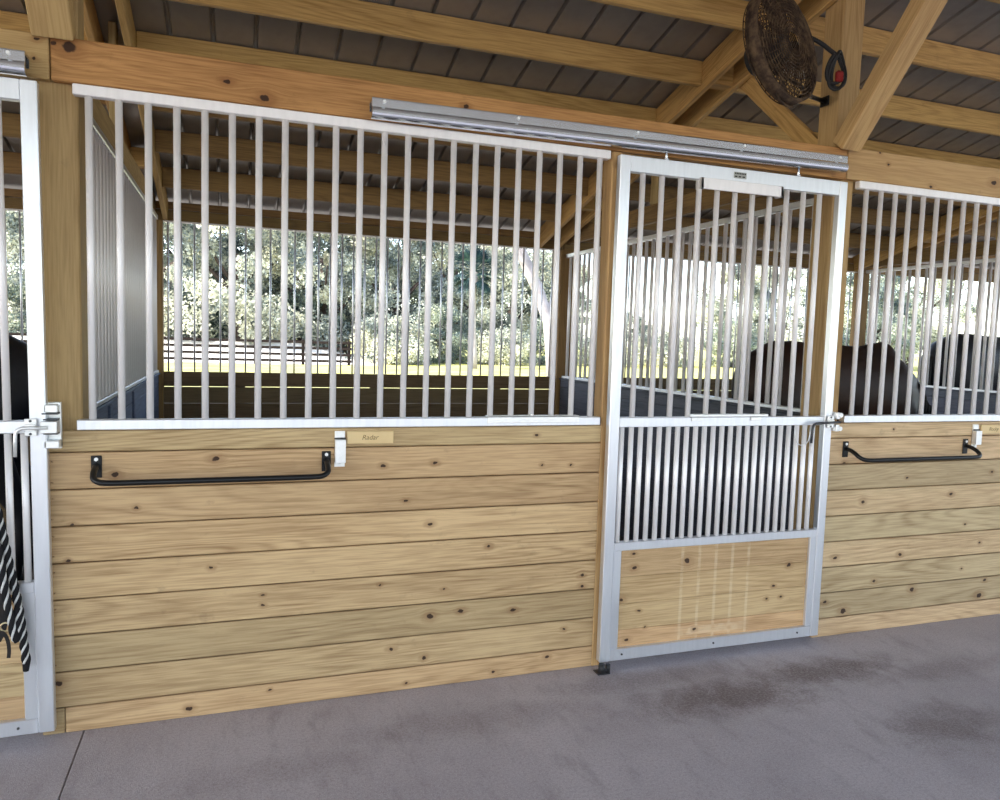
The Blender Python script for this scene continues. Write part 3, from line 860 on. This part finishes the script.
# yoke arm to the post (post left face x=3.0)
a0 = Vector(FT((.30,-.12,-.03)))
MB().tube([FT((0,0,-.13)), (.22,.12,-.10), (.38,.20,-.12), (.495,.23,-.12)], .012, 8).tube([(.16,.03,-.20),(.28,.12,-.14),(.38,.20,-.12),(.495,.23,-.12)], .010, 8).build('mount_arm', M['black'], t)
MB().box(.489,.499,.20,.26,-.145,-.095,.002).build('mount_plate', M['black'], t)
pc = [FT((0,.05,-.12)), (.10,.10,.16), (.20,.09,.13), (.28,.06,.10), (.37,.06,.06), (.42,.06,.04)]
coil = smoothpath(pc, 2)
mb = MB().tube(coil, .011, 8)
for k, (ox, oz, sx, sz, ph) in enumerate(((.405,-.035,.045,.085,0),(.42,-.02,.04,.09,.5),(.395,-.02,.05,.07,1.))):
    mb.tube([(ox+sx*math.cos(a*PI/14+ph), .06+.012*math.sin(a*PI/7+k), oz+sz*math.sin(a*PI/14+ph)) for a in range(28)], .0085, 6, closed=True)
cord = mb.build('power_cord', M['rubber'], t)
pl = MB().box(.395,.435,.035,.065,-.085,-.03,.008).build('plug', M['red'], cord); pl['label'] = 'red plug end'

# ------------------------------------------------------------------ horses
def horse_mat(name, col, col2, sheen=.4):
    m, nt, b = newmat(name); q = NT(nt)
    tc = q.n('ShaderNodeTexCoord')
    n = q.noise(tc.outputs['Object'], 3., 4, .6); n2 = q.noise(q.vm('MULTIPLY', tc.outputs['Object'], (40,120,60)), 1., 2)
    c = q.mix(q.ramp(n, .35, .7), col, col2); c = q.mix(q.ramp(n2, .4, .7, 0, .25), c, tuple(x*.6 for x in col))
    q.l(c, b.inputs['Base Color']); b.inputs['Roughness'].default_value = .5; b.inputs['Specular IOR Level'].default_value = .3
    b.inputs['Sheen Weight'].default_value = .0
    return m
M['horseb'] = horse_mat('bay_coat', (.020,.010,.007), (.045,.018,.009))
M['horsek'] = horse_mat('black_coat', (.010,.010,.012), (.018,.018,.022))
M['mane'] = plain('horse_hair_black', (.008,.007,.007), .55, 0, .4)
M['white_hair'] = plain('white_blaze_hair', (.75,.72,.68), .8)
def horse(name, label, loc, rot, mat, headlow=True, scale=1.):
    caps = []
    def c(p, r, q, s): caps.append((Vector(p), r, Vector(q), s))
    # trunk: side ellipses along the spine
    c((-.62,0,1.24), .27, (-.42,0,1.26), .295); c((-.42,0,1.26), .295, (0,0,1.20), .305); c((0,0,1.20), .305, (.42,0,1.20), .30)
    c((.42,0,1.20), .30, (.60,0,1.16), .235); c((.25,0,1.34), .19, (.45,0,1.44), .125); c((-.55,0,1.36), .19, (.25,0,1.34), .19)
    for s in (-1, 1):
        c((-.60,.10*s,1.16), .20, (-.50,.13*s,.90), .13); c((-.50,.13*s,.90), .13, (-.70,.14*s,.52), .056); c((-.70,.14*s,.52), .056, (-.66,.14*s,.16), .036)
        c((-.66,.14*s,.16), .036, (-.61,.14*s,.05), .05); c((-.61,.14*s,.05), .052, (-.60,.14*s,.035), .056)
        c((.50,.12*s,1.10), .16, (.50,.14*s,.82), .088); c((.50,.14*s,.82), .088, (.52,.14*s,.48), .054); c((.52,.14*s,.48), .05, (.51,.14*s,.15), .035)
        c((.51,.14*s,.15), .036, (.55,.14*s,.05), .05); c((.55,.14*s,.05), .052, (.56,.14*s,.035), .056)
    if headlow:
        neck = [((.52,0,1.22), .23), ((.80,0,1.02), .165), ((1.00,0,.78), .125), ((1.12,0,.66), .11)]
        hd = [((1.13,0,.65), .112), ((1.22,0,.44), .10), ((1.30,0,.23), .062), ((1.32,0,.17), .058)]
        poll = Vector((1.20,0,.76)); hv = Vector((.5,0,-.85)).normalized()
    else:
        neck = [((.52,0,1.30), .23), ((.78,0,1.50), .16), ((.98,0,1.68), .12), ((1.08,0,1.76), .105)]
        hd = [((1.10,0,1.74), .108), ((1.28,0,1.62), .098), ((1.48,0,1.44), .062), ((1.53,0,1.40), .056)]
        poll = Vector((1.07,0,1.86)); hv = Vector((.78,0,-.6)).normalized()
    for a, d in zip(neck, neck[1:]): c(a[0], a[1], d[0], d[1])
    for a, d in zip(hd, hd[1:]): c(a[0], a[1], d[0], d[1])
    mb = MB()
    for p, r, q, s in caps:
        flat = .86 if r > .15 else 1.
        for k in range(9):
            u = k/8; o = p.lerp(q, u); rr = r+(s-r)*u
            mb.sphere(o, rr, rr*flat, rr, 14, 9)
    t = thing(name, label, 'horse', loc, rot, 'horses in the stalls'); t.scale = (scale*.88 if headlow else scale, scale, scale)
    body = mb.build('body', mat, t)
    rm = body.modifiers.new('remesh', 'REMESH'); rm.mode = 'VOXEL'; rm.voxel_size = .022; rm.use_smooth_shade = True
    sm = body.modifiers.new('smooth', 'SMOOTH'); sm.factor = .6; sm.iterations = 8
    # ears
    for s in (-1, 1):
        e = poll+Vector((-.01,.055*s,0))
        MB().tube([e-Vector((0,0,.03)), e+Vector((.0,.008*s,.03)), e+Vector((.015,.012*s,.10))], [.025,.030,.004], 8).build('ear', mat, t)
        h = Vector(hd[1][0])*.55+Vector(hd[0][0])*.45
        MB().sphere(h+Vector((.03,.088*s,.02)), .02, .014, .02, 10, 7).build('eye', M['mane'], t)
    # mane
    rr = random.Random(3); mb = MB()
    for k in range(70):
        u = k/69; i = min(2, int(u*3)); v = u*3-i
        pa = Vector(neck[i][0]).lerp(Vector(neck[i+1][0]), v); ra = neck[i][1]+(neck[i+1][1]-neck[i][1])*v
        d = (Vector(neck[i+1][0])-Vector(neck[i][0])).normalized(); up = Vector((-d.z,0,d.x))
        if up.z < 0: up = -up
        top = pa+up*ra*.97; sd = -1 if rr.random() < .8 else 1
        mb.tube([top, top+up*.02+Vector((0,sd*.05,-.02)), top+Vector((rr.uniform(-.02,.02),sd*(ra*.8),-.14)), top+Vector((rr.uniform(-.03,.03),sd*(ra*.85),-.22-rr.random()*.08))], [.012,.014,.010,.003], 5)
    mb.build('mane', M['mane'], t)
    mb = MB()
    for k in range(26):
        a = rr.uniform(0,2*PI); r = .03*math.sqrt(rr.random()); ox, oy = r*math.cos(a), r*math.sin(a)
        mb.tube([(-.80+ox*.3,oy*.4,1.36),(-.88+ox*.6,oy,1.30),(-.90+ox*.6,oy*1.4,1.0),(-.89+ox,oy*2,.7),(-.88+ox,oy*1.6,.42+rr.random()*.12)], [.02,.016,.014,.011,.003], 5)
    mb.build('tail', M['mane'], t)
    return t
horse('horse', 'dark bay horse with lowered head, standing behind the right grille', (4.11,1.12,0), 0, M['horseb'], True, 1.065)
horse('horse', 'black horse farther right, its back showing above far divider', (8.02,2.85,0), 0, M['horsek'], False, 1.17)
horse('horse', 'black horse seen through the bars of the left door', (-1.74,1.75,0), PI, M['horsek'], True, 1.0)

# ------------------------------------------------------------------ paddock fence and trees
M['fence'] = plain('creosoted_fence', (.022,.014,.013), .8, 0, .2, .4, 5.)
t = thing('paddock_fence', 'dark four-rail paddock fence across the field before the trees', 'fence', (-8,36,0), 0)
mb0 = None
FX0, FX1 = -22., 5.6
k = 0; x = FX0
while x <= FX1+.01:
    if mb0 is None: mb0 = MB().box(-.07,.07,-.07,.07,-.05,1.25,.01).build('fence_post', M['fence'], t); mb0.location = (x+8, .10, 0)
    else:
        c = mb0.copy(); COL.objects.link(c); c.parent = t; c.location = (x+8, .10, 0)
    x += 2.3
for z in (1.12,.82,.50,.18):
    MB().box(FX0+8-.2, FX1+8+.2, -.03, .02, z-.065, z+.065, .005).build('fence_rail', M['fence'], t)

def leaf_mat(name, c1, c2, c3):
    m, nt, b = newmat(name); q = NT(nt)
    at = q.n('ShaderNodeAttribute', attribute_name='rnd'); tc = q.n('ShaderNodeTexCoord')
    n = q.noise(tc.outputs['Object'], .7, 2)
    f = q.m('ADD', q.m('MULTIPLY', at.outputs['Fac'], .8), q.m('MULTIPLY', q.m('SUBTRACT', n, .5), 1.4), clamp=True)
    c = q.mix(q.ramp(f, .15, .5), c1, c2); c = q.mix(q.ramp(f, .45, .85), c, c3)
    q.l(c, b.inputs['Base Color']); b.inputs['Roughness'].default_value = .6
    b.inputs['Specular IOR Level'].default_value = .3
    tr = q.n('ShaderNodeBsdfTranslucent'); q.l(c, tr.inputs[0]); ms = q.n('ShaderNodeMixShader'); ms.inputs[0].default_value = .3
    out = [x for x in nt.nodes if x.type == 'OUTPUT_MATERIAL'][0]
    q.l(b.outputs[0], ms.inputs[1]); q.l(tr.outputs[0], ms.inputs[2]); q.l(ms.outputs[0], out.inputs[0])
    return m
M['moss'] = leaf_mat('mossy_oak_leaves', (.15,.18,.17), (.54,.55,.44), (.88,.85,.68))
M['leafd'] = leaf_mat('dark_oak_leaves', (.06,.09,.10), (.27,.32,.25), (.70,.70,.52))
M['palm'] = leaf_mat('palm_fronds', (.008,.025,.032), (.02,.05,.06), (.07,.13,.10))
M['bark'] = plain('pale_oak_bark', (.42,.38,.38), .9, 0, .1, .6, 3., (.20,.17,.17))
M['barkd'] = plain('dark_bark', (.10,.075,.065), .9, 0, .1, .5, 3.)
def leaf_mesh(name, clumps, n, smin, smax, seed):
    r = np.random.default_rng(seed)
    C = np.array([c[:3] for c in clumps]); Rr = np.array([c[3:6] for c in clumps])
    k = r.integers(0, len(clumps), n)
    g = r.normal(size=(n,3)); g /= np.linalg.norm(g, axis=1)[:,None]; g *= (r.random(n)**.45)[:,None]
    P = C[k]+g*Rr[k]
    u = r.normal(size=(n,3)); u /= np.linalg.norm(u, axis=1)[:,None]
    w = r.normal(size=(n,3)); v = np.cross(u, w); v /= np.linalg.norm(v, axis=1)[:,None]
    s = r.uniform(smin, smax, n)[:,None]
    a = P+u*s; b = P+v*s*.55; c = P-u*s; d = P-v*s*.55
    V = np.stack([a,b,c,d], 1).reshape(-1,3)
    me = bpy.data.meshes.new(name)
    me.vertices.add(4*n); me.vertices.foreach_set('co', V.ravel())
    me.loops.add(4*n); me.loops.foreach_set('vertex_index', np.arange(4*n))
    me.polygons.add(n); me.polygons.foreach_set('loop_start', np.arange(n)*4); me.polygons.foreach_set('loop_total', np.full(n,4))
    me.update(calc_edges=True)
    at = me.attributes.new('rnd', 'FLOAT', 'POINT')
    cl = r.random(len(clumps))[k]*.6+r.random(n)*.4
    at.data.foreach_set('value', np.repeat(cl, 4))
    return me
def tree_variant(seed, H, W, n, low=.12, mat='moss'):
    r = random.Random(seed); clumps = []
    for i in range(74):
        u = r.random(); z = H*(low+(1-low)*u)
        rad = W*math.sqrt(max(.05, 1-((u-.42)/.62)**2))
        a = r.uniform(0,2*PI); q = rad*math.sqrt(r.uniform(.15,1))
        s = r.uniform(.55,1.25)
        clumps.append((q*math.cos(a), q*math.sin(a), z, s*1.1, s*1.1, s*.85))
    me = leaf_mesh('foliage', clumps, int(n*1.6), .065, .155, seed); me.materials.append(M[mat])
    mb = MB()
    tr = [(0,0,-.1),(.05,.0,H*.15),(-.1,.1,H*.32),(.1,0,H*.55)]
    mb.tube(tr, [.34,.27,.22,.10], 10)
    for i in range(7):
        a = 2*PI*i/7+r.random(); L = W*.75; z0 = H*r.uniform(.18,.38)
        mb.tube([(0,0,z0),(L*.35*math.cos(a),L*.35*math.sin(a),z0+H*.10),(L*.8*math.cos(a),L*.8*math.sin(a),z0+H*.25)], [.15,.10,.04], 7)
    tm = mb.mesh('trunk'); tm.materials.append(M['barkd'])
    return me, tm
VAR = [tree_variant(11, 10.5, 4.6, 17000), tree_variant(23, 11.5, 5.0, 17000), tree_variant(31, 9.5, 4.2, 17000, mat='leafd'), tree_variant(47, 5.5, 3.6, 9000, .02, 'leafd'), tree_variant(53, 3.2, 3.2, 8000, .0, 'moss')]
trees = [  # x, y, variant, scale, rot, phrase
 (-9.5,47,0,1.0,0,'behind the left door'), (-4.6,45,1,1.0,1,'left of the fence middle'), (.2,44,0,1.05,2,'behind the fence at left of grille'), (5.2,45,1,.98,3,'behind the fence end'),
 (9.8,46,0,.95,4,'centre of the grille'), (14.6,48,1,1.0,5,'left of the palm'), (19.6,50,0,.95,.6,'just right of the palm'), (22.8,50,1,.70,1.6,'beside the leaning trunk'),
 (-2.,52,2,1.25,.3,'in the dark back row at left'), (7.5,53,2,1.25,1.3,'in the dark back row centre'), (17,56,2,1.2,2.3,'in the dark back row behind palm'), (32,54,2,.42,3.3,'low beyond the right divider'),
 (41,52,0,.78,4.3,'beyond the horse stall'), (46,52,1,.85,5.3,'far right beyond the last stall'), (54,50,2,.95,.9,'farthest right edge'), (-15,50,1,1.0,2.9,'farthest left edge'),
 (63,54,0,1.1,1.9,'beyond the far right grille'), (31,66,1,.42,2.2,'pale and distant under the open sky')]
for i, (x, y, v, s, ro, ph) in enumerate(trees):
    t = thing('oak_tree', '%s oak tree standing %s' % (('tall moss-grey','broad moss-grey','dark green')[v], ph), 'tree', (x, y, 0), ro, 'oak trees beyond the field'); t.scale = (s,)*3
    link('foliage', VAR[v][0], None, t); link('trunk', VAR[v][1], None, t)
bushes = [(-11,45.5,3,.7,0),(-7,46,3,.75,1),(-3,45.5,3,.7,2),(1,46,3,.7,3),(4.2,45.5,3,.7,4),(8.5,39.5,4,.75,5),(12,42,3,.6,.5),(15.8,41,4,.6,1.5),(19.5,42,3,.5,2.5),(23.5,42,4,.6,3.5),(29,44,4,.7,4.5),(35,44,3,.6,.7),(43,46,4,.9,1.7),(51,46,3,.8,2.7)]
for i, (x, y, v, s, ro) in enumerate(bushes):
    t = thing('shrub', '%s shrub in the undergrowth, number %s from the left' % ('dark' if v == 3 else 'pale', ['one','two','three','four','five','six','seven','eight','nine','ten','eleven','twelve','thirteen','fourteen'][i]), 'shrub', (x, y, 0), ro, 'undergrowth shrubs below the oaks'); t.scale = (s,)*3
    link('foliage', VAR[v][0], None, t); link('stem', VAR[v][1], None, t)
# palm
px, py = 11.75, 34.5
t = thing('palm_tree', 'cabbage palm with blue-green crown standing alone in the field', 'tree', (px, py, 0), 0)
MB().tube([(.05,0,-.05),(.08,0,.8),(0,0,2.),(-.05,0,3.8),(.0,0,5.)], [.24,.17,.15,.15,.19], 10).build('trunk', M['bark'], t)
r = random.Random(5); mb = MB()
for k in range(58):
    a = r.uniform(0,2*PI); el = r.uniform(-.9,1.2); L = r.uniform(1.2,1.75)
    d = Vector((math.cos(a)*math.cos(el), math.sin(a)*math.cos(el), math.sin(el)))
    base = Vector((0,0,5.05)); tip = base+d*L*.55
    mb.tube([base, tip], [.02,.012], 5)
    sd = d.cross(Vector((0,0,1)))
    if sd.length < .1: sd = Vector((1,0,0))
    sd.normalize(); nn = sd.cross(d)
    for j in range(15):
        b = (j/14-.5)*2.5
        dd = (d*math.cos(b)+sd*math.sin(b)).normalized(); e = tip+dd*L*.55+Vector((0,0,-.14-.1*abs(b)))
        wv = dd.cross(nn).normalized()*.03
        mb._add([tip-wv*.3, tip+wv*.3, (tip+e)/2+wv, e, (tip+e)/2-wv], [(0,1,2,3,4)])
mb.build('fronds', M['palm'], t)
# leaning pale trunk near the rear wall
t = thing('leaning_tree', 'pale leaning tree trunk just outside the rear opening', 'tree', (10.1,20,0), 0)
MB().tube([(.1,0,-.1),(-.1,0,1.2),(-.25,0,2.2),(-.7,0,3.3),(-1.3,0,4.4),(-1.8,0,5.6)], [.30,.21,.19,.20,.19,.13], 12).tube([(-.35,0,2.4),(.1,.2,3.3),(.2,.3,4.4)], [.10,.08,.05], 8).build('trunk', M['bark'], t)
r = random.Random(9); cl = [(-1.6+r.uniform(-1.6,2.2), r.uniform(-1.3,1.3), 6.2+r.uniform(-.5,2.), .9,.9,.7) for _ in range(22)]
me = leaf_mesh('foliage', cl, 5000, .06, .13, 9); me.materials.append(M['moss']); link('foliage', me, None, t)

# ------------------------------------------------------------------ world, sun, camera
w = bpy.data.worlds.new('sky'); S.world = w; w.use_nodes = True; nt = w.node_tree
bg = nt.nodes['Background']; sk = nt.nodes.new('ShaderNodeTexSky'); sk.sky_type = 'NISHITA'
sk.sun_disc = False; sk.sun_elevation = math.radians(46); sk.sun_rotation = math.radians(-100); sk.air_density = 1.0; sk.dust_density = 1.2; sk.ozone_density = 1.0
q = NT(nt)
hs = q.n('ShaderNodeHueSaturation'); hs.inputs['Saturation'].default_value = .78; q.l(sk.outputs[0], hs.inputs['Color'])
q.l(hs.outputs[0], bg.inputs[0]); bg.inputs[1].default_value = .60
sd = bpy.data.lights.new('sun', 'SUN'); sd.energy = 9.0; sd.angle = math.radians(.6); sd.color = (1.0,.95,.86)
so = bpy.data.objects.new('sun', sd); COL.objects.link(so)
sv = Vector((-.70,-.16,.70)).normalized()
so.rotation_euler = sv.to_track_quat('Z', 'Y').to_euler(); so.location = (-20,-10,25)

yaw, pitch, roll = .3403, .0812, .031
cy, sy = math.cos(yaw), math.sin(yaw); f = Vector((sy,cy,0)); rt = Vector((cy,-sy,0)); u = Vector((0,0,1))
cp, sp_ = math.cos(pitch), math.sin(pitch); f2 = f*cp-u*sp_; u2 = f*sp_+u*cp
c, s = math.cos(roll), math.sin(roll); r3 = rt*c+u2*s; u3 = u2*c-rt*s
cam = bpy.data.cameras.new('camera'); cam.sensor_width = 36; cam.lens = 36*755/1000; cam.clip_end = 1000
co = bpy.data.objects.new('camera', cam); COL.objects.link(co)
co.matrix_world = Matrix(((r3.x,u3.x,-f2.x,0),(r3.y,u3.y,-f2.y,-3.2428),(r3.z,u3.z,-f2.z,1.6),(0,0,0,1)))
S.camera = co
S.view_settings.view_transform = 'Standard'; S.view_settings.look = 'None'; S.view_settings.gamma = 1; S.view_settings.use_curve_mapping = False
S.view_settings.exposure = .40
